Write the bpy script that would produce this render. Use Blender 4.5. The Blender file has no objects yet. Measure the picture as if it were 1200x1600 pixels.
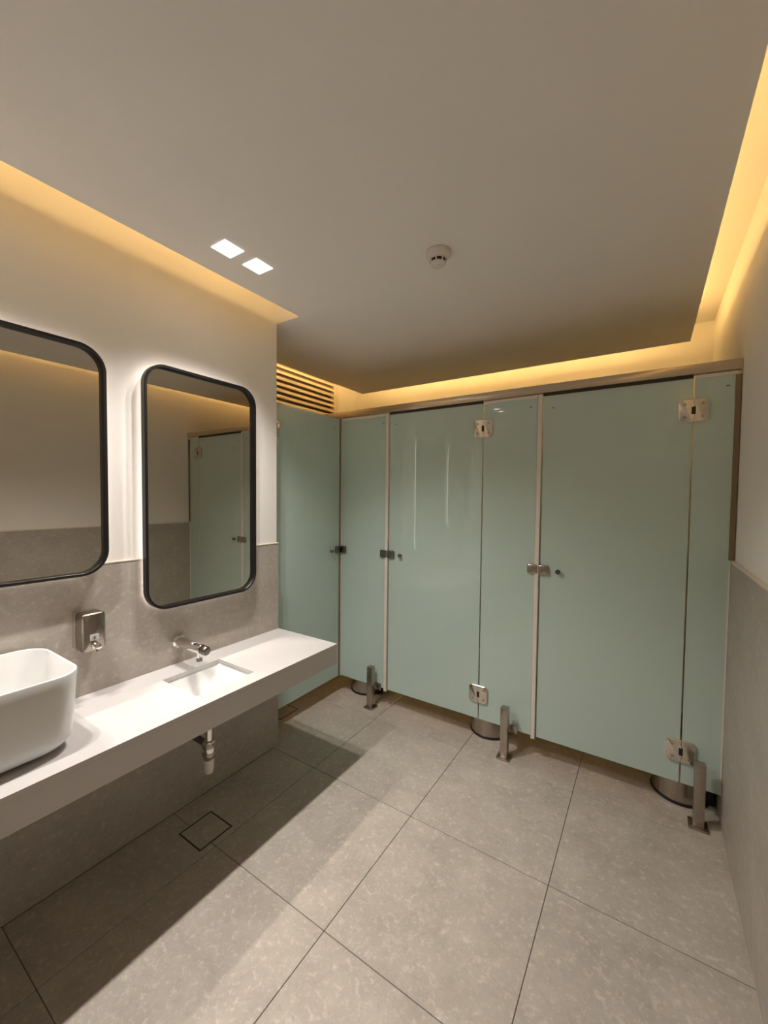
import bpy, bmesh, math, random
from mathutils import Vector, Matrix
random.seed(7)
S = bpy.context.scene
C = S.collection
PI = math.pi

# ------------------------------------------------------------------ camera, world, exposure
F_PX, YAW, PITCH, ROLL = 634.02, math.radians(33.1155), math.radians(2.1052), math.radians(0.5828)
CAM = Vector((1.8326, 0.0, 1.5))
fw = Vector((-math.sin(YAW) * math.cos(PITCH), math.cos(YAW) * math.cos(PITCH), -math.sin(PITCH)))
rt = Vector((math.cos(YAW), math.sin(YAW), 0))
up = rt.cross(fw)
r2 = rt * math.cos(ROLL) + up * math.sin(ROLL)
u2 = up * math.cos(ROLL) - rt * math.sin(ROLL)
cd = bpy.data.cameras.new('camera')
cam = bpy.data.objects.new('camera', cd)
C.objects.link(cam)
cd.sensor_fit = 'HORIZONTAL'
cd.sensor_width = 36
cd.lens = F_PX / 1200 * 36
cd.clip_start = 0.02
cam.matrix_world = Matrix(((r2.x, u2.x, -fw.x, CAM.x), (r2.y, u2.y, -fw.y, CAM.y), (r2.z, u2.z, -fw.z, CAM.z), (0, 0, 0, 1)))
S.camera = cam
w = bpy.data.worlds.new('world')
S.world = w
w.use_nodes = True
w.node_tree.nodes['Background'].inputs[0].default_value = (0.02, 0.018, 0.016, 1)
S.view_settings.view_transform = 'Standard'
S.view_settings.look = 'None'
S.view_settings.gamma = 1
S.view_settings.use_curve_mapping = False
S.view_settings.exposure = 0.33
S.cycles.max_bounces = 7
S.cycles.diffuse_bounces = 5
S.cycles.glossy_bounces = 5
S.cycles.caustics_reflective = True
S.cycles.use_guiding = True
S.cycles.use_surface_guiding = True
S.cycles.sample_clamp_indirect = 0
S.cycles.blur_glossy = 0.0
S.cycles.use_denoising = True
S.cycles.adaptive_threshold = 0.03
# light levels (lamps are built with their fittings further down)
DOWNLIGHT_W = 44.0
COVE = 15.0
MIRROR_LED = 4.7
COL_DOWN = (1.0, 0.935, 0.885)
COL_COVE = (1.0, 0.615, 0.215)
COL_MIRR = (1.0, 0.878, 0.80)

# ------------------------------------------------------------------ dimensions
W, D, YC, XG = 2.151, 2.397, 1.668, -0.122     # right wall, stall front, left wall end, left stall glass
H, HS = 2.495, 2.70                            # ceiling, slab above the coves
YB, YF, XL = 3.50, -1.6, -0.80                 # back wall, wall behind the camera, far left stall wall
ZT, ZB, ZD = 2.08, 0.134, 1.219                # glass top, glass bottom, dado height

# ------------------------------------------------------------------ materials
def mat(name, col, rough=0.5, metal=0.0, spec=0.5, noise=None, bump=None):
    m = bpy.data.materials.new(name)
    m.use_nodes = True
    nt = m.node_tree
    b = nt.nodes['Principled BSDF']
    b.inputs['Base Color'].default_value = (*col, 1)
    b.inputs['Roughness'].default_value = rough
    b.inputs['Metallic'].default_value = metal
    b.inputs['Specular IOR Level'].default_value = spec
    if noise or bump:
        g = nt.nodes.new('ShaderNodeNewGeometry')
    if noise:
        sc, amt = noise
        n = nt.nodes.new('ShaderNodeTexNoise')
        n.inputs['Scale'].default_value = sc
        n.inputs['Detail'].default_value = 4
        nt.links.new(g.outputs['Position'], n.inputs['Vector'])
        r = nt.nodes.new('ShaderNodeValToRGB')
        r.color_ramp.elements[0].position = 0.3
        r.color_ramp.elements[1].position = 0.7
        r.color_ramp.elements[0].color = (*[c * (1 - amt) for c in col], 1)
        r.color_ramp.elements[1].color = (*[min(1, c * (1 + amt)) for c in col], 1)
        nt.links.new(n.outputs['Fac'], r.inputs[0])
        nt.links.new(r.outputs[0], b.inputs['Base Color'])
    if bump:
        sc, st = bump
        n = nt.nodes.new('ShaderNodeTexNoise')
        n.inputs['Scale'].default_value = sc
        nt.links.new(g.outputs['Position'], n.inputs['Vector'])
        bp = nt.nodes.new('ShaderNodeBump')
        bp.inputs['Strength'].default_value = st
        bp.inputs['Distance'].default_value = 0.002
        nt.links.new(n.outputs['Fac'], bp.inputs['Height'])
        nt.links.new(bp.outputs[0], b.inputs['Normal'])
    return m

def stone(name, dark, mid, light, rough, stretch=(1, 1, 1)):
    """grey-beige porcelain that looks like limestone: cloudy ground, pale shell flecks, dark specks"""
    m = bpy.data.materials.new(name)
    m.use_nodes = True
    nt = m.node_tree
    L = nt.links.new
    b = nt.nodes['Principled BSDF']
    g = nt.nodes.new('ShaderNodeNewGeometry')
    oi = nt.nodes.new('ShaderNodeObjectInfo')
    mu = nt.nodes.new('ShaderNodeMath'); mu.operation = 'MULTIPLY'; mu.inputs[1].default_value = 17.0
    L(oi.outputs['Random'], mu.inputs[0])
    ad = nt.nodes.new('ShaderNodeVectorMath'); ad.operation = 'ADD'
    L(g.outputs['Position'], ad.inputs[0]); L(mu.outputs[0], ad.inputs[1])
    st = nt.nodes.new('ShaderNodeVectorMath'); st.operation = 'MULTIPLY'; st.inputs[1].default_value = stretch
    L(ad.outputs[0], st.inputs[0])
    def noise(scale, detail, dist=0.0, rgh=0.6):
        n = nt.nodes.new('ShaderNodeTexNoise')
        n.inputs['Scale'].default_value = scale
        n.inputs['Detail'].default_value = detail
        n.inputs['Roughness'].default_value = rgh
        n.inputs['Distortion'].default_value = dist
        L(st.outputs[0], n.inputs['Vector'])
        return n.outputs['Fac']
    def ramp(fac, p0, p1, c0, c1):
        r = nt.nodes.new('ShaderNodeValToRGB')
        r.color_ramp.elements[0].position = p0; r.color_ramp.elements[1].position = p1
        r.color_ramp.elements[0].color = (*c0, 1); r.color_ramp.elements[1].color = (*c1, 1)
        L(fac, r.inputs[0])
        return r.outputs[0]
    def mix(f, a, c):
        x = nt.nodes.new('ShaderNodeMix'); x.data_type = 'RGBA'
        L(f, x.inputs[0]); L(a, x.inputs[6]); L(c, x.inputs[7])
        return x.outputs[2]
    base = ramp(noise(6, 8, 0.2, 0.72), 0.30, 0.70, dark, mid)
    rgb = nt.nodes.new('ShaderNodeRGB'); rgb.outputs[0].default_value = (*light, 1)
    fl = ramp(noise(44, 5, 0.0, 0.62), 0.54, 0.74, (0, 0, 0), (0.72, 0.72, 0.72))
    c1 = mix(fl, base, rgb.outputs[0])
    fl2 = ramp(noise(90, 2, 0.1, 0.5), 0.58, 0.75, (0, 0, 0), (0.35, 0.35, 0.35))
    c2 = mix(fl2, c1, rgb.outputs[0])
    dk = nt.nodes.new('ShaderNodeRGB'); dk.outputs[0].default_value = (*[x * 0.8 for x in dark], 1)
    sp = ramp(noise(55, 4, 0.2, 0.6), 0.58, 0.76, (0, 0, 0), (0.45, 0.45, 0.45))
    c3 = mix(sp, c2, dk.outputs[0])
    L(c3, b.inputs['Base Color'])
    b.inputs['Roughness'].default_value = rough
    b.inputs['Specular IOR Level'].default_value = 0.4
    return m

def emit(name, col, strength):
    m = bpy.data.materials.new(name)
    m.use_nodes = True
    nt = m.node_tree
    nt.nodes.clear()
    e = nt.nodes.new('ShaderNodeEmission')
    e.inputs[0].default_value = (*col, 1)
    e.inputs[1].default_value = strength
    o = nt.nodes.new('ShaderNodeOutputMaterial')
    nt.links.new(e.outputs[0], o.inputs[0])
    return m

def frosted(name, col, rough, trans):
    m = bpy.data.materials.new(name)
    m.use_nodes = True
    nt = m.node_tree
    b = nt.nodes['Principled BSDF']
    b.inputs['Base Color'].default_value = (*col, 1)
    b.inputs['Roughness'].default_value = rough
    b.inputs['IOR'].default_value = 1.52
    t = nt.nodes.new('ShaderNodeBsdfTranslucent')
    t.inputs[0].default_value = (*col, 1)
    mx = nt.nodes.new('ShaderNodeMixShader')
    mx.inputs[0].default_value = trans
    nt.links.new(b.outputs[0], mx.inputs[1])
    nt.links.new(t.outputs[0], mx.inputs[2])
    nt.links.new(mx.outputs[0], nt.nodes['Material Output'].inputs[0])
    return m

M = dict(
    plaster=mat('plaster', (0.85, 0.82, 0.77), 0.85, spec=0.2, noise=(1.5, 0.02), bump=(120, 0.08)),
    ceilpaint=mat('ceiling_paint', (0.85, 0.82, 0.77), 0.9, spec=0.2, noise=(0.8, 0.015)),
    floor=stone('floor_stone', (0.37, 0.33, 0.285), (0.49, 0.445, 0.385), (0.66, 0.61, 0.54), 0.42),
    dado=stone('dado_stone', (0.37, 0.33, 0.285), (0.46, 0.415, 0.365), (0.58, 0.535, 0.475), 0.45, (1, 0.8, 1)),
    grout=mat('grout', (0.13, 0.112, 0.092), 0.9, spec=0.1),
    trim=mat('trim_profile', (0.72, 0.64, 0.54), 0.4),
    white=mat('solid_surface', (0.54, 0.52, 0.51), 0.25),
    ceramic=mat('ceramic', (0.72, 0.72, 0.71), 0.08),
    glass=frosted('frosted_glass', (0.64, 0.785, 0.735), 0.004, 0.22),
    seal=mat('seal', (0.78, 0.73, 0.66), 0.45),
    bronze=mat('channel', (0.26, 0.19, 0.115), 0.4, 0.5),
    rail=mat('rail_metal', (0.62, 0.53, 0.42), 0.22, 0.9),
    nickel=mat('satin_nickel', (0.74, 0.69, 0.62), 0.24, 1.0),
    steel=mat('brushed_steel', (0.46, 0.41, 0.35), 0.30, 1.0, noise=(60, 0.05)),
    cover=mat('cover_steel', (0.36, 0.32, 0.275), 0.2, 1.0),  # steel darkened to carry the reflection of the dark floor
    darksteel=mat('dark_steel', (0.22, 0.20, 0.18), 0.3, 1.0),
    chrome=mat('chrome', (0.80, 0.78, 0.76), 0.06, 1.0),
    black=mat('black_plastic', (0.012, 0.011, 0.010), 0.4),
    frame=mat('mirror_frame', (0.007, 0.0055, 0.005), 0.38, 0.0),
    mirror=mat('mirror_silver', (0.66, 0.63, 0.57), 0.0, 1.0),
    plastic=mat('white_plastic', (0.72, 0.68, 0.63), 0.45),
    greyplastic=mat('grey_plastic', (0.55, 0.53, 0.50), 0.35),
    sticker=mat('sticker', (0.62, 0.64, 0.64), 0.4),
    mark=mat('etched_mark', (0.13, 0.14, 0.12), 0.5),
    grille=mat('grille_paint', (0.72, 0.64, 0.52), 0.5),
    grille_shade=mat('grille_shade', (0.30, 0.23, 0.15), 0.8),  # grille paint darkened to carry the shade between the slats
    dark=mat('dark_void', (0.06, 0.042, 0.024), 0.9),
    cove=emit('cove_led', COL_COVE, COVE * 0.86),
    cove_back=emit('cove_led_stalls', COL_COVE, COVE * 2.3),
    mled=emit('mirror_led', COL_MIRR, MIRROR_LED),
    trim_glow=emit('trim_glow', (1.0, 0.95, 0.88), 1.0),  # added glow for the white trim frame, which is no lamp itself
    lamp=emit('lamp_face', (1.0, 0.93, 0.84), 14.0),
)

# ------------------------------------------------------------------ mesh helpers
class MB:
    """collects shapes in world coordinates; build() links them as one mesh object"""
    def __init__(s):
        s.bm = bmesh.new()

    def box(s, x0, x1, y0, y1, z0, z1, bev=0.0, seg=2):
        t = bmesh.new()
        bmesh.ops.create_cube(t, size=1)
        for v in t.verts:
            v.co = Vector(((x0 + x1) / 2 + v.co.x * (x1 - x0), (y0 + y1) / 2 + v.co.y * (y1 - y0), (z0 + z1) / 2 + v.co.z * (z1 - z0)))
        if bev:
            bmesh.ops.bevel(t, geom=list(t.edges), offset=bev, segments=seg, affect='EDGES', profile=0.5)
        return s.merge(t)

    def merge(s, t):
        me = bpy.data.meshes.new('tmp')
        t.to_mesh(me)
        t.free()
        s.bm.from_mesh(me)
        bpy.data.meshes.remove(me)
        return s

    def loft(s, rings, cap0=True, cap1=True, close=False):
        vs = [[s.bm.verts.new(p) for p in r] for r in rings]
        n = len(vs[0])
        idx = list(range(len(vs) - 1))
        for i in idx:
            for k in range(n):
                s.bm.faces.new((vs[i][k], vs[i][(k + 1) % n], vs[i + 1][(k + 1) % n], vs[i + 1][k]))
        if close:
            for k in range(n):
                s.bm.faces.new((vs[-1][k], vs[-1][(k + 1) % n], vs[0][(k + 1) % n], vs[0][k]))
        else:
            if cap0:
                s.bm.faces.new(list(reversed(vs[0])))
            if cap1:
                s.bm.faces.new(vs[-1])
        return s

    def lathe(s, c, prof, axis='z', n=32, cap0=True, cap1=True):
        """prof: list of (radius, height along axis)"""
        rings = []
        for r, h in prof:
            ring = []
            for k in range(n):
                a = 2 * PI * k / n
                u, v = r * math.cos(a), r * math.sin(a)
                if axis == 'z': p = (c[0] + u, c[1] + v, c[2] + h)
                elif axis == 'x': p = (c[0] + h, c[1] + u, c[2] + v)
                else: p = (c[0] + u, c[1] + h, c[2] + v)
                ring.append(p)
            rings.append(ring)
        return s.loft(rings, cap0, cap1)

    def tube(s, pts, r, n=16):
        pts = [Vector(p) for p in pts]
        rings = []
        prev = None
        for i, p in enumerate(pts):
            d = (pts[min(i + 1, len(pts) - 1)] - pts[max(i - 1, 0)]).normalized()
            a = prev if prev is not None else (Vector((0, 0, 1)) if abs(d.z) < 0.9 else Vector((1, 0, 0)))
            a = (a - d * a.dot(d)).normalized()
            b = d.cross(a)
            prev = a
            rings.append([p + (a * math.cos(2 * PI * k / n) + b * math.sin(2 * PI * k / n)) * r for k in range(n)])
        return s.loft(rings)

    def build(s, name, m, parent=None, smooth=True, xform=None):
        bm = s.bm
        bmesh.ops.recalc_face_normals(bm, faces=bm.faces)
        me = bpy.data.meshes.new(name)
        if xform:
            bm.transform(xform)
        bm.to_mesh(me)
        bm.free()
        o = bpy.data.objects.new(name, me)
        C.objects.link(o)
        me.materials.append(m)
        if smooth:
            for p in me.polygons:
                p.use_smooth = True
            me.set_sharp_from_angle(angle=math.radians(38))
        if parent is not None:
            root = parent
            off = Vector((0, 0, 0))
            while root is not None:
                off += root.location
                root = root.parent
            if not parent.get('_local'):
                me.transform(Matrix.Translation(-off))
            else:
                o['_local'] = 1
            o.parent = parent
        return o

def rrect(a0, a1, b0, b1, r, n=8):
    """rounded rectangle outline in 2D, counter-clockwise"""
    pts = []
    for cx, cy, a in ((a1 - r, b0 + r, -PI / 2), (a1 - r, b1 - r, 0), (a0 + r, b1 - r, PI / 2), (a0 + r, b0 + r, PI)):
        for k in range(n + 1):
            t = a + PI / 2 * k / n
            pts.append((cx + r * math.cos(t), cy + r * math.sin(t)))
    return pts

def tag(o, label=None, cat=None, group=None, kind=None):
    if label: o['label'] = label
    if cat: o['category'] = cat
    if group: o['group'] = group
    if kind: o['kind'] = kind
    return o

def thing(name, loc, label, cat, group=None, rz=0.0, local=False):
    o = bpy.data.objects.new(name, None)
    C.objects.link(o)
    o.empty_display_size = 0.05
    o.location = loc
    o.rotation_euler = (0, 0, rz)
    if local:
        o['_local'] = 1
    return tag(o, label, cat, group)

def struct(name, mb, m, parent=None, smooth=False, label=None, cat=None):
    o = mb.build(name, m, parent, smooth)
    if parent is None:
        tag(o, label, cat, kind='structure')
    return o

def copy_tree(o, parent=None):
    c = o.copy()
    C.objects.link(c)
    c.parent = parent
    for ch in list(o.children):
        copy_tree(ch, c)
    return c

# ------------------------------------------------------------------ the room
fl = struct('floor', MB().box(XL, W + 0.2, YF, YB, -0.06, -0.003), M['grout'], label='grey beige stone tiled floor with thin dark joints', cat='floor')
xl = [XL, -0.290, 0.322, 0.935, 1.548, 2.161]
yl = [YF] + [1.024 + 0.6075 * k for k in range(-4, 5)] + [YB]
cache = {}
for i in range(len(xl) - 1):
    for j in range(len(yl) - 1):
        x0, x1, y0, y1 = xl[i], xl[i + 1], yl[j], yl[j + 1]
        if y1 < YC:
            x0 = max(x0, 0.0)
        if x1 - x0 < 0.02:
            continue
        g = 0.0012
        key = (round(x1 - x0, 3), round(y1 - y0, 3))
        if key not in cache:
            hx, hy = key[0] / 2 - g, key[1] / 2 - g
            o = MB().box(-hx, hx, -hy, hy, -0.009, 0, 0.0012, 1).build('tile', M['floor'], None, False)
            cache[key] = o.data
        else:
            o = bpy.data.objects.new('tile', cache[key])
            C.objects.link(o)
        o.parent = fl
        o.location = ((x0 + x1) / 2, (y0 + y1) / 2, 0)

wl = struct('wall_left', MB().box(XL, -0.008, YF, YC - 0.008, 0, HS), M['plaster'], label='cream plaster wall behind the mirrors with stone lower half', cat='wall')
struct('dado_panel', MB().box(-0.02, 0.0, YF, YC, 0, ZD, 0.0015, 1), M['dado'], wl)
struct('dado_cap', MB().box(-0.02, 0.002, YF, YC + 0.001, ZD, ZD + 0.006, 0.001, 1), M['trim'], wl)
wr = struct('wall_right', MB().box(W + 0.014, W + 0.2, YF, YB, 0, HS), M['plaster'], label='plain plaster wall at the right with stone lower half', cat='wall')
struct('dado_panel', MB().box(W, W + 0.03, YF, YB, 0, ZD, 0.0015, 1), M['dado'], wr)
struct('dado_cap', MB().box(W - 0.002, W + 0.03, YF, YB, ZD, ZD + 0.010, 0.001, 1), M['trim'], wr)
struct('wall_back', MB().box(XL - 0.15, W + 0.2, YB, YB + 0.15, -0.06, HS), M['plaster'], label='plaster wall behind the stalls glowing under the ceiling cove', cat='wall')
struct('wall_stall_side', MB().box(XL - 0.15, XL, YC - 0.2, YB, -0.06, HS), M['plaster'], label='plaster wall of the corner stall carrying the louvre grille', cat='wall')
wf = struct('wall_front', MB().box(XL, W + 0.2, YF - 0.15, YF, -0.06, HS), M['plaster'], label='plain plaster wall behind the camera with stone lower half', cat='wall')
struct('dado_panel', MB().box(0.0, W, YF, YF + 0.012, 0, ZD, 0.0015, 1), M['dado'], wf)

# dropped ceiling: a board with light coves left, back and right; concrete slab above
def poly_prism(pts, z0, z1):
    mb = MB()
    mb.loft([[(x, y, z0) for x, y in pts], [(x, y, z1) for x, y in pts]])
    return mb
GL, XR, YCE, XCL = 0.1794, W - 0.1295, 3.205, -0.52
ceil_pts = [(GL, YF), (XR, YF), (XR, YCE), (XCL, YCE), (XCL, YC + 0.02), (XL, YC + 0.02), (XL, YC - 0.012), (GL, YC - 0.012)]
ce = poly_prism(ceil_pts, H, H + 0.02)
# square openings for the downlights are cut with a boolean-free approach: fittings hang just below the board
struct('ceiling', ce, M['ceilpaint'], label='smooth off white dropped ceiling with lit coves around its edge', cat='ceiling')
struct('ceiling_slab', MB().box(XL - 0.15, W + 0.2, YF - 0.15, YB + 0.15, HS, HS + 0.12), M['plaster'], label='upper ceiling seen through the lit cove gap', cat='ceiling')
# short upstand that closes the left cove at its end
struct('trim_1', MB().box(-0.008, GL, YC - 0.012, YC + 0.0, H + 0.02, HS), M['plaster'], label='plaster end of the left ceiling cove', cat='trim')

def led(name, x0, x1, y0, y1, label, m='cove'):
    mb = MB().box(x0, x1, y0, y1, H + 0.0205, H + 0.028)
    tag(mb.build(name, M[m], None, False), label, 'light strip', 'strips in the ceiling coves')
led('led_strip', GL + 0.07, GL + 0.09, YF + 0.05, YC - 0.05, 'warm light strip in the cove above the mirrors')
led('led_strip', XR - 0.09, XR - 0.07, YF + 0.05, YCE - 0.1, 'warm light strip in the cove along the right wall')
led('led_strip', XCL + 0.12, XR - 0.12, YCE - 0.09, YCE - 0.07, 'warm light strip in the cove along the back wall', 'cove_back')
led('led_strip', XCL + 0.07, XCL + 0.09, YC + 0.1, YCE - 0.12, 'warm light strip in the cove beside the louvre grille', 'cove_back')

# ------------------------------------------------------------------ vanity counter
ZC, DC, TC = 0.711, 0.4536, 0.107
SX0, SX1, SY0, SY1 = 0.118, 0.372, 0.912, 1.186     # sink opening
ct = thing('vanity_counter', (0.0, 0.0, ZC - TC), 'long white solid surface counter with deep front edge under the mirrors', 'counter')
def ring_slab(x0, x1, y0, y1, hx0, hx1, hy0, hy1, z0, z1):
    mb = MB()
    outer = [(x0, y0), (x1, y0), (x1, y1), (x0, y1)]
    inner = [(hx0, hy0), (hx1, hy0), (hx1, hy1), (hx0, hy1)]
    bm = mb.bm
    V = {}
    for nm, pts in (('o', outer), ('i', inner)):
        for k, (x, y) in enumerate(pts):
            V[nm, k, 0] = bm.verts.new((x, y, z0)); V[nm, k, 1] = bm.verts.new((x, y, z1))
    for k in range(4):
        l = (k + 1) % 4
        bm.faces.new((V['o', k, 1], V['o', l, 1], V['i', l, 1], V['i', k, 1]))
        bm.faces.new((V['o', k, 0], V['i', k, 0], V['i', l, 0], V['o', l, 0]))
        bm.faces.new((V['o', k, 0], V['o', l, 0], V['o', l, 1], V['o', k, 1]))
        bm.faces.new((V['i', k, 0], V['i', k, 1], V['i', l, 1], V['i', l, 0]))
    return mb
ring_slab(0.0005, DC, YF + 0.02, YC, SX0, SX1, SY0, SY1, ZC - 0.016, ZC).build('countertop', M['white'], ct, False)
MB().box(DC - 0.018, DC, YF + 0.02, YC, ZC - TC, ZC - 0.016, 0.0008, 1).build('front_apron', M['white'], ct, False)
MB().box(0.0005, DC - 0.018, YC - 0.018, YC, ZC - TC, ZC - 0.016, 0.0008, 1).build('end_apron', M['white'], ct, False)

# inset sink under the counter opening
sk = thing('inset_sink', ((SX0 + SX1) / 2, (SY0 + SY1) / 2, 0.585), 'small rectangular white ceramic sink set into the counter below the wall tap', 'sink')
def rr_ring(x0, x1, y0, y1, r, z, n=6):
    return [(x, y, z) for x, y in rrect(x0, x1, y0, y1, r, n)]
e = 0.006
rings = [rr_ring(SX0 - 0.02, SX1 + 0.02, SY0 - 0.02, SY1 + 0.02, 0.012, ZC - 0.0165)]
rings.append(rr_ring(SX0 - e, SX1 + e, SY0 - e, SY1 + e, 0.012, ZC - 0.0165))
for t, ins in ((0.2, 0.006), (0.45, 0.02), (0.7, 0.042), (0.88, 0.066), (1.0, 0.095)):
    rings.append(rr_ring(SX0 + ins * 0.7, SX1 - ins * 0.7, SY0 + ins, SY1 - ins, 0.015 + ins * 0.25, ZC - 0.0165 - 0.098 * t))
bowl = MB().loft(rings, False, True).build('bowl', M['ceramic'], sk)
MB().lathe(((SX0 + SX1) / 2, (SY0 + SY1) / 2, ZC - 0.1143), [(0.020, 0), (0.021, 0.0015), (0.017, 0.003), (0.001, 0.002)], n=24).build('drain_plug', M['chrome'], bowl)

# vessel basin standing on the counter
vb = thing('vessel_basin', (0.2, 0.29, ZC), 'large white rounded vessel basin standing on the counter', 'basin')
X0, X1, Y0, Y1 = 0.014, 0.386, 0.02, 0.537
def basin_ring(ins, z, r):
    return rr_ring(X0 + ins, X1 - ins, Y0 + ins, Y1 - ins, r, z, 10)
rings = [basin_ring(0.075, ZC + 0.004, 0.05), basin_ring(0.052, ZC + 0.008, 0.06)]
for k in range(1, 8):
    a = PI / 2 * k / 7
    rings.append(basin_ring(0.012 + 0.040 * (1 - math.sin(a)), ZC + 0.008 + 0.05 * (1 - math.cos(a)), 0.075))
rings += [basin_ring(0.007, ZC + 0.12, 0.078), basin_ring(0.002, ZC + 0.20, 0.08), basin_ring(0.0, ZC + 0.240, 0.08), basin_ring(0.0012, ZC + 0.2435, 0.08), basin_ring(0.004, ZC + 0.245, 0.078), basin_ring(0.0075, ZC + 0.2435, 0.075), basin_ring(0.009, ZC + 0.240, 0.074)]
rings += [basin_ring(0.012, ZC + 0.18, 0.072), basin_ring(0.022, ZC + 0.10, 0.066)]
for k in range(1, 7):
    a = PI / 2 * k / 6
    rings.append(basin_ring(0.022 + 0.06 * (1 - math.cos(a)), ZC + 0.10 - 0.06 * math.sin(a), 0.06))
rings.append(basin_ring(0.13, ZC + 0.037, 0.04))
MB().loft(rings, True, True).build('bowl', M['ceramic'], vb)
MB().box(X0 + 0.08, X1 - 0.08, Y0 + 0.08, Y1 - 0.08, ZC + 0.0002, ZC + 0.005).build('foot', M['greyplastic'], vb)
MB().lathe((0.2, 0.28, ZC + 0.0365), [(0.03, 0), (0.031, 0.003), (0.026, 0.006), (0.001, 0.005)], n=24).build('drain_plug', M['chrome'], vb)

# wall tap
TY, TZ = 1.052, 0.815
tp = thing('wall_tap', (0.0, TY, TZ), 'chrome cylindrical wall tap with push end above the inset sink', 'tap')
MB().lathe((0, TY, TZ), [(0.030, 0.0005), (0.030, 0.006), (0.026, 0.009)], 'x').build('wall_rosette', M['chrome'], tp)
MB().lathe((0, TY, TZ), [(0.0225, 0.008), (0.0225, 0.185), (0.020, 0.190)], 'x').build('spout_body', M['chrome'], tp)
kb = MB().lathe((0, TY, TZ), [(0.014, 0.188), (0.014, 0.197), (0.019, 0.199), (0.020, 0.203), (0.020, 0.222), (0.017, 0.226), (0.006, 0.227)], 'x').build('push_button', M['darksteel'], tp)
MB().lathe((0.168, TY, TZ), [(0.013, -0.016), (0.013, -0.040), (0.011, -0.042)]).build('outlet_neck', M['chrome'], tp)
MB().lathe((0.168, TY, TZ), [(0.0125, -0.0425), (0.0125, -0.056), (0.009, -0.058)]).build('aerator', M['darksteel'], tp)

# bottle trap below the sink
QX, QY = 0.245, 1.045
tr = thing('bottle_trap', (QX, QY, 0.28), 'chrome bottle trap hanging below the white counter', 'drain trap')
MB().lathe((QX, QY, 0), [(0.015, 0.425), (0.015, 0.584)], n=24).build('tail_pipe', M['chrome'], tr)
MB().lathe((QX, QY, 0), [(0.021, 0.345), (0.026, 0.352), (0.026, 0.418), (0.022, 0.425), (0.016, 0.427)], n=24).build('trap_body', M['chrome'], tr)
MB().lathe((QX, QY, 0), [(0.010, 0.280), (0.017, 0.283), (0.021, 0.30), (0.0225, 0.343), (0.016, 0.348)], n=24).build('trap_cup', M['plastic'], tr)
for k in range(2):
    MB().lathe((QX, QY, 0.362 + 0.036 * k), [(0.0275, 0), (0.0285, 0.003), (0.0285, 0.012), (0.0275, 0.015)], n=12).build('union_nut', M['steel'], tr)
MB().tube([(QX - 0.02, QY, 0.405), (0.15, QY, 0.405), (0.08, QY, 0.405), (0.0015, QY, 0.405)], 0.0145).build('waste_pipe', M['darksteel'], tr)
MB().lathe((0, QY, 0.405), [(0.03, 0.001), (0.03, 0.004), (0.018, 0.010)], 'x', 24).build('wall_flange', M['darksteel'], tr)

# soap dispenser
sd = thing('soap_dispenser', (0.0, 0.672, 0.905), 'brushed steel soap dispenser on the stone wall beside the vessel basin', 'soap dispenser')
def yz_prism(rects):
    mb = MB()
    mb.loft([[(x, y, z) for y, z in rrect(y0, y1, z0, z1, r, 6)] for x, y0, y1, z0, z1, r in rects])
    return mb
yz_prism([(0.0005, 0.634, 0.714, 0.905, 1.052, 0.014), (0.036, 0.634, 0.714, 0.905, 1.052, 0.014)]).build('wall_shell', M['nickel'], sd)
yz_prism([(0.036, 0.638, 0.710, 0.909, 1.048, 0.014), (0.040, 0.638, 0.710, 0.909, 1.048, 0.014)]).build('seam', M['darksteel'], sd)
fc = yz_prism([(0.040, 0.634, 0.714, 0.905, 1.052, 0.014), (0.084, 0.634, 0.714, 0.905, 1.052, 0.014), (0.090, 0.637, 0.711, 0.908, 1.049, 0.012), (0.092, 0.641, 0.707, 0.912, 1.045, 0.010)]).build('front_cover', M['cover'], sd)
yz_prism([(0.0921, 0.659, 0.689, 0.948, 0.972, 0.002), (0.0928, 0.659, 0.689, 0.948, 0.972, 0.002)]).build('maker_plate', M['sticker'], fc)
mk = MB()
mk.lathe((0.0929, 0.674, 0.960), [(0.0085, 0.0), (0.0085, 0.0003)], 'x', 20).build('emblem_disc', M['greyplastic'], fc)
MB().loft([[(x, 0.674 + 0.0032 * math.sin(a) * (1 - 0.45 * math.cos(a)), 0.9595 + 0.0058 * math.cos(a)) for a in [2 * PI * k / 20 for k in range(20)]] for x in (0.0932, 0.0936)]).build('emblem_drop', M['mark'], fc)
MB().lathe((0, 0.676, 0.930), [(0.013, 0.0922), (0.013, 0.097), (0.009, 0.099), (0.009, 0.110), (0.011, 0.112), (0.011, 0.122), (0.008, 0.124)], 'x', 24).build('push_valve', M['chrome'], sd)
MB().tube([(0.108, 0.676, 0.929), (0.109, 0.676, 0.918), (0.111, 0.676, 0.910)], 0.0045, 12).build('spout', M['darksteel'], sd)

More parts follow.
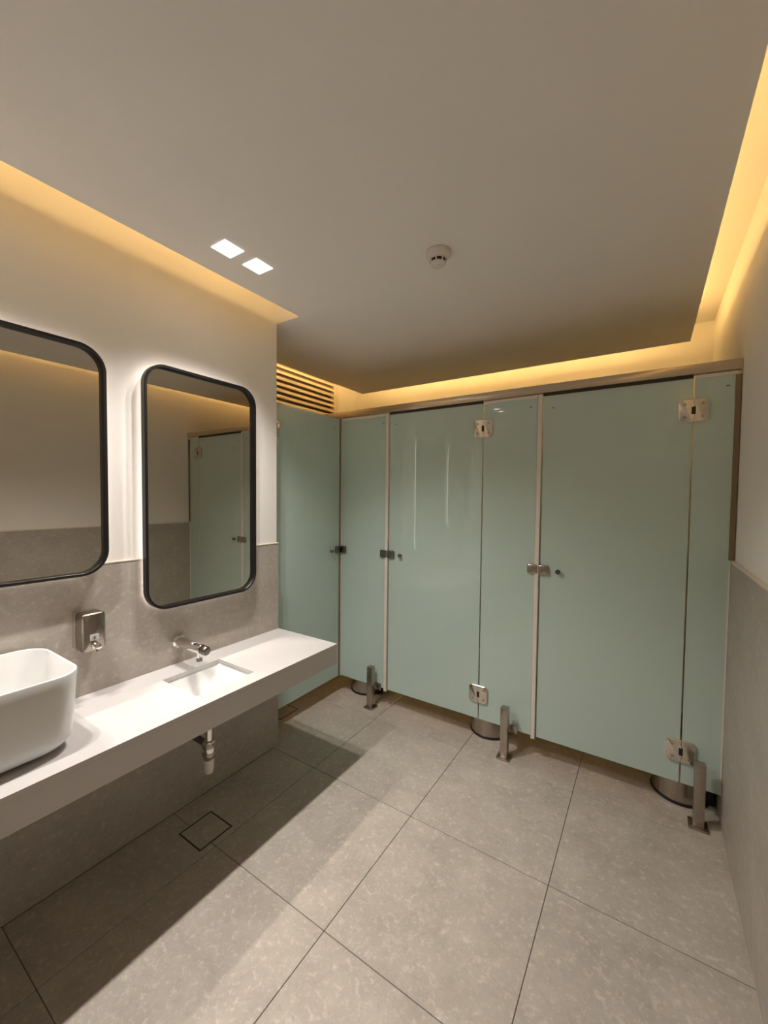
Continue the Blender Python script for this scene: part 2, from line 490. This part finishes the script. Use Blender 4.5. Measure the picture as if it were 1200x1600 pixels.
# mirrors with black frames and light behind
def make_mirror(y0, y1, z0, z1, r, label):
    t = thing('wall_mirror', (0.0, (y0 + y1) / 2, z0), label, 'mirror', 'framed mirrors above the counter')
    def ring(x, ins):
        return [(x, y, z) for y, z in rrect(y0 + ins, y1 - ins, z0 + ins, z1 - ins, max(r - ins, 0.01), 14)]
    MB().loft([ring(0.018, 0.0), ring(0.044, 0.0), ring(0.046, 0.002), ring(0.046, 0.011), ring(0.044, 0.0125), ring(0.018, 0.0125)], close=True).build('frame', M['frame'], t)
    MB().loft([ring(0.0235, 0.0127), ring(0.0255, 0.0127)]).build('mirror_glass', M['mirror'], t)
    MB().loft([ring(0.018, 0.0127), ring(0.023, 0.0127)]).build('backing', M['black'], t)
    MB().loft([ring(0.001, 0.045), ring(0.0175, 0.045), ring(0.0175, 0.014), ring(0.001, 0.014)], close=True).build('spacer', M['greyplastic'], t)
    MB().loft([ring(0.003, 0.0135), ring(0.012, 0.0135), ring(0.012, 0.0105), ring(0.003, 0.0105)], close=True).build('light_strip', M['mled'], t)
    return t
make_mirror(0.888, 1.469, 0.990, 2.068, 0.095, 'black framed backlit mirror above the inset sink, the taller one')
make_mirror(0.165, 0.748, 1.187, 2.066, 0.095, 'black framed backlit mirror above the vessel basin, cut by the photo edge')

# downlights in pairs
def downlight(x, y, label):
    t = thing('downlight', (x, y, H), label, 'downlight', 'square recessed downlights')
    s, i = 0.045, 0.030
    mb = MB()
    def sq(q, z):
        return [(x - q, y - q, z), (x + q, y - q, z), (x + q, y + q, z), (x - q, y + q, z)]
    mb.loft([sq(s, H - 0.0003), sq(s, H - 0.004), sq(s - 0.002, H - 0.005), sq(i + 0.002, H - 0.005), sq(i, H - 0.0035), sq(i, H - 0.0003)], close=True)
    mb.build('glowing_trim', M['trim_glow'], t, False)  # emission stands in for lamp light falling on the frame
    MB().loft([sq(i - 0.003, H - 0.0004), sq(i - 0.003, H - 0.0020)]).build('lamp_face', M['lamp'], t, False)
    MB().loft([sq(i, H - 0.0003), sq(i, H - 0.0012)]).build('reflector_rim', M['greyplastic'], t, False)
    ld = bpy.data.lights.new('downlight_beam', 'SPOT')
    ld.energy = DOWNLIGHT_W
    ld.color = COL_DOWN
    ld.spot_size = math.radians(119)
    ld.spot_blend = 1.0
    ld.shadow_soft_size = 0.022
    lo = bpy.data.objects.new('downlight_beam', ld)
    C.objects.link(lo)
    lo.parent = t
    lo.location = (-0.012, 0.0, -0.03)
    lo.rotation_euler = (0.0, math.radians(-9), 0.0)     # beam swivelled slightly into the room
    return t
downlight(0.381, 1.052, 'square white downlight nearer the camera in the lit ceiling pair')
downlight(0.384, 1.200, 'square white downlight farther from the camera in the lit ceiling pair')
downlight(0.381, 0.130, 'square white downlight above the vessel basin, outside the picture')
downlight(0.381, 0.280, 'square white downlight between the basin and mirror, outside the picture')

# smoke detector
dx, dy = 1.088, 1.525
sm = thing('smoke_detector', (dx, dy, H), 'white round smoke detector on the ceiling', 'smoke detector')
MB().lathe((dx, dy, H), [(0.051, -0.0005), (0.052, -0.004), (0.051, -0.014), (0.046, -0.020)], n=40).build('base', M['plastic'], sm)
MB().lathe((dx, dy, H), [(0.045, -0.020), (0.040, -0.027), (0.034, -0.031)], n=40).build('body', M['plastic'], sm)
MB().lathe((dx, dy, H), [(0.029, -0.030), (0.029, -0.047)], n=32).build('chamber', M['dark'], sm)
MB().lathe((dx, dy, H), [(0.033, -0.045), (0.031, -0.050), (0.020, -0.056), (0.008, -0.058)], n=40).build('cap', M['plastic'], sm)
for k in range(8):
    a = 2 * PI * k / 8 + 0.2
    MB().tube([(dx + 0.034 * math.cos(a), dy + 0.034 * math.sin(a), H - 0.029), (dx + 0.031 * math.cos(a), dy + 0.031 * math.sin(a), H - 0.047)], 0.0028, 8).build('rib', M['plastic'], sm)
MB().lathe((dx + 0.012, dy - 0.010, H - 0.057), [(0.002, 0), (0.002, -0.001)], n=10).build('indicator_lamp', M['mark'], sm)

# louvre grille on the far wall of the corner stall
lg = thing('louvre_grille', (XL, 2.6, 2.05), 'cream louvred air grille high on the corner stall wall', 'air grille')
LY0, LY1, LZ0, LZ1 = 2.02, 3.125, 2.075, 2.665
MB().box(XL + 0.0005, XL + 0.004, LY0, LY1, LZ0, LZ1).build('backing', M['grille_shade'], lg, False)  # dark sheet, its colour holds the shade of the slat gaps
MB().box(XL + 0.0005, XL + 0.045, LY1 - 0.065, LY1, LZ0, LZ1, 0.002, 1).build('frame_side', M['grille'], lg, False)
MB().box(XL + 0.0005, XL + 0.045, LY0, LY0 + 0.028, LZ0, LZ1, 0.002, 1).build('frame_side', M['grille'], lg, False)
MB().box(XL + 0.0005, XL + 0.045, LY0 + 0.028, LY1 - 0.065, LZ1 - 0.025, LZ1, 0.002, 1).build('frame_top', M['grille'], lg, False)
MB().box(XL + 0.0005, XL + 0.045, LY0 + 0.028, LY1 - 0.065, LZ0, LZ0 + 0.025, 0.002, 1).build('frame_bottom', M['grille'], lg, False)
z = LZ0 + 0.045
while z < LZ1 - 0.04:
    rings = []
    for yy in (LY0 + 0.028, LY1 - 0.065):
        rings.append([(XL + 0.005, yy, z + 0.030), (XL + 0.010, yy, z + 0.034), (XL + 0.040, yy, z + 0.016), (XL + 0.044, yy, z + 0.008), (XL + 0.044, yy, z - 0.004), (XL + 0.040, yy, z - 0.006)])
    MB().loft(rings).build('slat', M['grille'], lg, False)
    z += 0.050
# ------------------------------------------------------------------ glass stalls
GT = 0.010     # glass thickness
def hinge(parent, x, z, wall=False):
    """patch hinge in the panel's own frame: x along the panel, front at -y"""
    h = MB()
    for s in (-1, 1):
        if wall and s == -1:
            continue
        out = [(0.0012, -0.054)] + [(u, v) for u, v in rrect(0.0, 0.056, -0.054, 0.054, 0.018, 6) if u > 0.03] + [(0.0012, 0.054)]
        # the outer edge bulges a little
        pts = [(x + s * (u + 0.004 * (1 - (v / 0.054) ** 2) * (1 if u > 0.03 else 0)), z + v) for u, v in out]
        if s == -1:
            pts.reverse()
        h.loft([[(a, -GT / 2 - 0.0005, b) for a, b in pts], [(a, -GT / 2 - 0.009, b) for a, b in pts], [(x + (a - x) * 0.96, -GT / 2 - 0.011, z + (b - z) * 0.96) for a, b in pts]])
        h.loft([[(a, GT / 2 + 0.0005, b) for a, b in pts], [(a, GT / 2 + 0.009, b) for a, b in pts]])
    ho = h.build('hinge', M['nickel'], parent)
    MB().box(x - 0.0085, x + 0.0085, -GT / 2 - 0.0125, GT / 2 + 0.0125, z - 0.018, z + 0.018, 0.002, 1).build('pivot_gap', M['black'], ho)
    MB().lathe((x, -GT / 2 - 0.008, z), [(0.0065, 0.018), (0.0065, 0.030)], n=16).build('pivot_pin', M['chrome'], ho)
    MB().lathe((x, -GT / 2 - 0.008, z), [(0.0065, -0.030), (0.0065, -0.018)], n=16).build('pivot_pin', M['chrome'], ho)
    for s in (-1, 1):
        if wall and s == -1:
            continue
        for q in (-1, 1):
            MB().lathe((x + s * 0.034, 0, z + q * 0.030), [(0.0065, -GT / 2 - 0.0105), (0.0065, -GT / 2 - 0.0118), (0.003, -GT / 2 - 0.0112)], 'y', 12).build('screw', M['steel'], ho)
    return ho

def glass_pane(parent, x0, x1, z0, z1):
    return MB().box(x0, x1, -GT / 2, GT / 2, z0, z1, 0.0012, 1).build('pane', M['glass'], parent, False)

def lock(parent, x, z, knob_dx, metal):
    lk = MB().box(x - 0.058, x - 0.001, -GT / 2 - 0.017, -GT / 2 - 0.0005, z - 0.027, z + 0.027, 0.008, 3).build('lock_keep', metal, parent)
    lb = MB().box(x + 0.001, x + 0.058, -GT / 2 - 0.019, -GT / 2 - 0.0005, z - 0.027, z + 0.027, 0.008, 3).build('lock_case', metal, parent)
    MB().lathe((x + knob_dx, 0, z - 0.003), [(0.008, -GT / 2 - 0.0005), (0.008, -GT / 2 - 0.012), (0.0125, -GT / 2 - 0.014), (0.0135, -GT / 2 - 0.022), (0.010, -GT / 2 - 0.027), (0.003, -GT / 2 - 0.028)], 'y', 20).build('knob', M['darksteel'], parent)

def stamp(parent, x, z):
    MB().box(x - 0.007, x + 0.007, -GT / 2 - 0.0006, -GT / 2 - 0.0001, z - 0.0025, z + 0.0025).build('etched_mark', M['mark'], parent, False)

DOOR_W = 0.674
def glass_door(name, x, label, metal, rz=0.0, loc=None, hinge_right=True, seal_w=0.020):
    """local x from 0 (lock edge) to DOOR_W (hinge edge)"""
    t = thing(name, loc or (x, D, 0), label, 'glass door', 'frosted glass stall doors', rz, local=True)
    glass_pane(t, 0.008, DOOR_W - 0.002, ZB, ZT - 0.003)
    return t

for x0, lb, metal in ((0.3085, 'frosted glass stall door in the middle, reflecting the mirrors', M['darksteel']), (1.3195, 'frosted glass stall door nearest the right wall', M['steel'])):
    t = glass_door('stall_door', x0, lb, metal)
    xe = DOOR_W + 0.001
    hinge(t, xe + 0.0005, 1.918)
    hinge(t, xe + 0.0005, 0.292)
    MB().box(-0.020, 0.003, -GT / 2 - 0.012, GT / 2 + 0.004, ZB - 0.012, ZT - 0.001, 0.002, 1).build('edge_seal', M['seal'], t)
    lock(t, -0.002, 1.102, 0.108, metal)
    stamp(t, 0.058, 2.0)

# corner stall door, faces +x; its frame: local x -> +y
t = glass_door('stall_door', 0, 'frosted glass stall door in the corner beside the mirror wall', None, PI / 2, (XG, YC + 0.045, 0))
hinge(t, 0.004, 1.918, wall=True)
hinge(t, 0.004, 0.292, wall=True)
MB().box(-0.040, 0.0055, -0.014, 0.014, 1.87, 1.966, 0.003, 1).build('wall_plate', M['nickel'], t)
MB().box(-0.040, 0.0055, -0.014, 0.014, 0.244, 0.34, 0.003, 1).build('wall_plate', M['nickel'], t)
MB().box(DOOR_W - 0.016, DOOR_W + 0.002, -GT / 2 - 0.006, GT / 2 + 0.004, ZB - 0.004, ZT - 0.002, 0.002, 1).build('edge_seal', M['bronze'], t)
MB().box(DOOR_W - 0.068, DOOR_W - 0.018, -GT / 2 - 0.020, -GT / 2 - 0.0005, 1.077, 1.131, 0.008, 3).build('lock_case', M['darksteel'], t)
MB().lathe((DOOR_W - 0.112, 0, 1.099), [(0.008, -GT / 2 - 0.0005), (0.008, -GT / 2 - 0.012), (0.0125, -GT / 2 - 0.014), (0.0135, -GT / 2 - 0.022), (0.010, -GT / 2 - 0.027), (0.003, -GT / 2 - 0.028)], 'y', 20).build('knob', M['darksteel'], t)
stamp(t, 0.60, 2.0)

# fixed panels
for (x0, x1, lb, marks) in ((XG + 0.012, 0.286, 'narrow fixed frosted glass panel in the stall corner', (0.262,)),
                            (0.9875, 1.297, 'narrow fixed frosted glass panel between the two stall doors', (1.258,)),
                            (1.9985, W - 0.002, 'narrowest fixed frosted glass panel against the right wall', (2.117,))):
    t = thing('fixed_panel', (x0, D, 0), lb, 'glass panel', 'fixed frosted glass panels', 0, local=True)
    glass_pane(t, 0.0, x1 - x0, ZB, ZT - 0.0005)
    MB().box(0.0, x1 - x0, -GT / 2 - 0.0048, GT / 2 + 0.0048, ZT - 0.016, ZT - 0.0002, 0.001, 1).build('top_channel', M['seal'], t)
    for q in marks:
        stamp(t, q - x0, 2.018)
    if x0 > 1.9:
        MB().box(x1 - x0 - 0.007, x1 - x0 + 0.013, -0.012, 0.012, ZD + 0.011, ZT - 0.017, 0.001, 1).build('wall_channel', M['bronze'], t)
        MB().box(x1 - x0 - 0.004, x1 - x0 + 0.0015, -GT / 2 - 0.004, GT / 2 + 0.004, ZB - 0.002, ZD - 0.002, 0.0005, 1).build('wall_seal', M['seal'], t)
    if x0 < 0:
        MB().box(-0.006, 0.0, -GT / 2 - 0.008, GT / 2 + 0.004, ZB - 0.004, ZT - 0.017, 0.001, 1).build('edge_seal', M['seal'], t)
        MB().box(0.001, 0.052, -GT / 2 - 0.018, -GT / 2 - 0.0005, 1.077, 1.131, 0.008, 3).build('lock_keep', M['darksteel'], t)

# header rail over the stall front
hr = thing('header_rail', (XL + 0.048, D, ZT), 'slim bronze metal header rail along the top of the glass stalls', 'rail')
MB().box(XL + 0.048, W + 0.012, D - 0.022, D + 0.022, ZT + 0.004, ZT + 0.050, 0.002, 2).build('rail_bar', M['rail'], hr)
for gx in (0.314, 1.325):
    MB().box(gx, gx + 0.666, D - 0.0088, D - 0.0053, ZT - 0.011, ZT + 0.004).build('gap_shade_strip', M['dark'], hr, False)  # dark strip painted in for the shadowed gap above each door

# support posts
POSTS = ((0.212, 2.335, 'steel floor post before the corner glass panel'), (1.172, 2.312, 'steel floor post before the middle glass panel'), (2.064, 2.318, 'steel floor post by the right wall'))
for px, py, lb in POSTS:
    t = thing('support_post', (px, py, 0), lb, 'support post', 'steel posts under the glass panels')
    MB().box(px - 0.038, px + 0.038, py - 0.038, py + 0.038, 0.0005, 0.009, 0.003, 2).build('base_plate', M['steel'], t)
    MB().box(px - 0.021, px + 0.021, py - 0.021, py + 0.021, 0.009, 0.297, 0.002, 2).build('post', M['steel'], t)
    MB().box(px - 0.010, px + 0.010, py + 0.021, D - GT / 2 - 0.006, 0.140, 0.160, 0.002, 1).build('bracket_arm', M['steel'], t)
    MB().box(px - 0.012, px + (0.052 if px < 2 else 0.014), D - GT / 2 - 0.0062, D - GT / 2 - 0.0004, ZB - 0.02, ZB + 0.03, 0.0025, 2).build('glass_clamp', M['steel'], t)
# bins behind the glass
BINS = ((0.020, 2.560, 'steel pedal bin under the corner glass panel'), (1.010, 2.546, 'steel pedal bin under the middle glass panel'), (2.004, 2.546, 'steel pedal bin under the right glass panel'))
proto = None
for bx, by, lb in BINS:
    if proto is None:
        t = thing('pedal_bin', (bx, by, 0), lb, 'bin', 'steel bins in the stalls')
        MB().lathe((bx, by, 0), [(0.120, 0.0005), (0.124, 0.003), (0.124, 0.012), (0.121, 0.014)], n=48).build('base_ring', M['black'], t)
        MB().lathe((bx, by, 0), [(0.119, 0.014), (0.119, 0.27)], n=48).build('body', M['steel'], t)
        MB().lathe((bx, by, 0), [(0.121, 0.271), (0.121, 0.285), (0.11, 0.297), (0.07, 0.306), (0.01, 0.309)], n=48).build('lid', M['steel'], t)
        MB().box(bx + 0.095, bx + 0.138, by - 0.045, by + 0.045, 0.002, 0.24, 0.006, 2).build('hinge_housing', M['black'], t)
        proto = t
    else:
        t = copy_tree(proto)
        t.location = (bx, by, 0)
        t['label'] = lb
    if 0.5 < bx < 1.5:
        t.rotation_euler.z = math.radians(75)

# floor drain covers with tile insert
for x0, x1, y0, y1, lb in ((0.132, 0.291, 0.970, 1.130, 'square tiled drain cover under the white counter'), (-0.345, -0.195, 1.860, 2.030, 'square tiled drain cover in the corner stall')):
    t = thing('drain_cover', ((x0 + x1) / 2, (y0 + y1) / 2, 0), lb, 'drain cover', 'tiled floor drain covers')
    ring_slab(x0, x1, y0, y1, x0 + 0.006, x1 - 0.006, y0 + 0.006, y1 - 0.006, 0.0001, 0.0012).build('frame', M['dark'], t, False)
    MB().box(x0 + 0.0065, x1 - 0.0065, y0 + 0.0065, y1 - 0.0065, 0.0001, 0.001).build('tile_insert', M['floor'], t, False)

for o in bpy.data.objects:
    if '_local' in o:
        del o['_local']
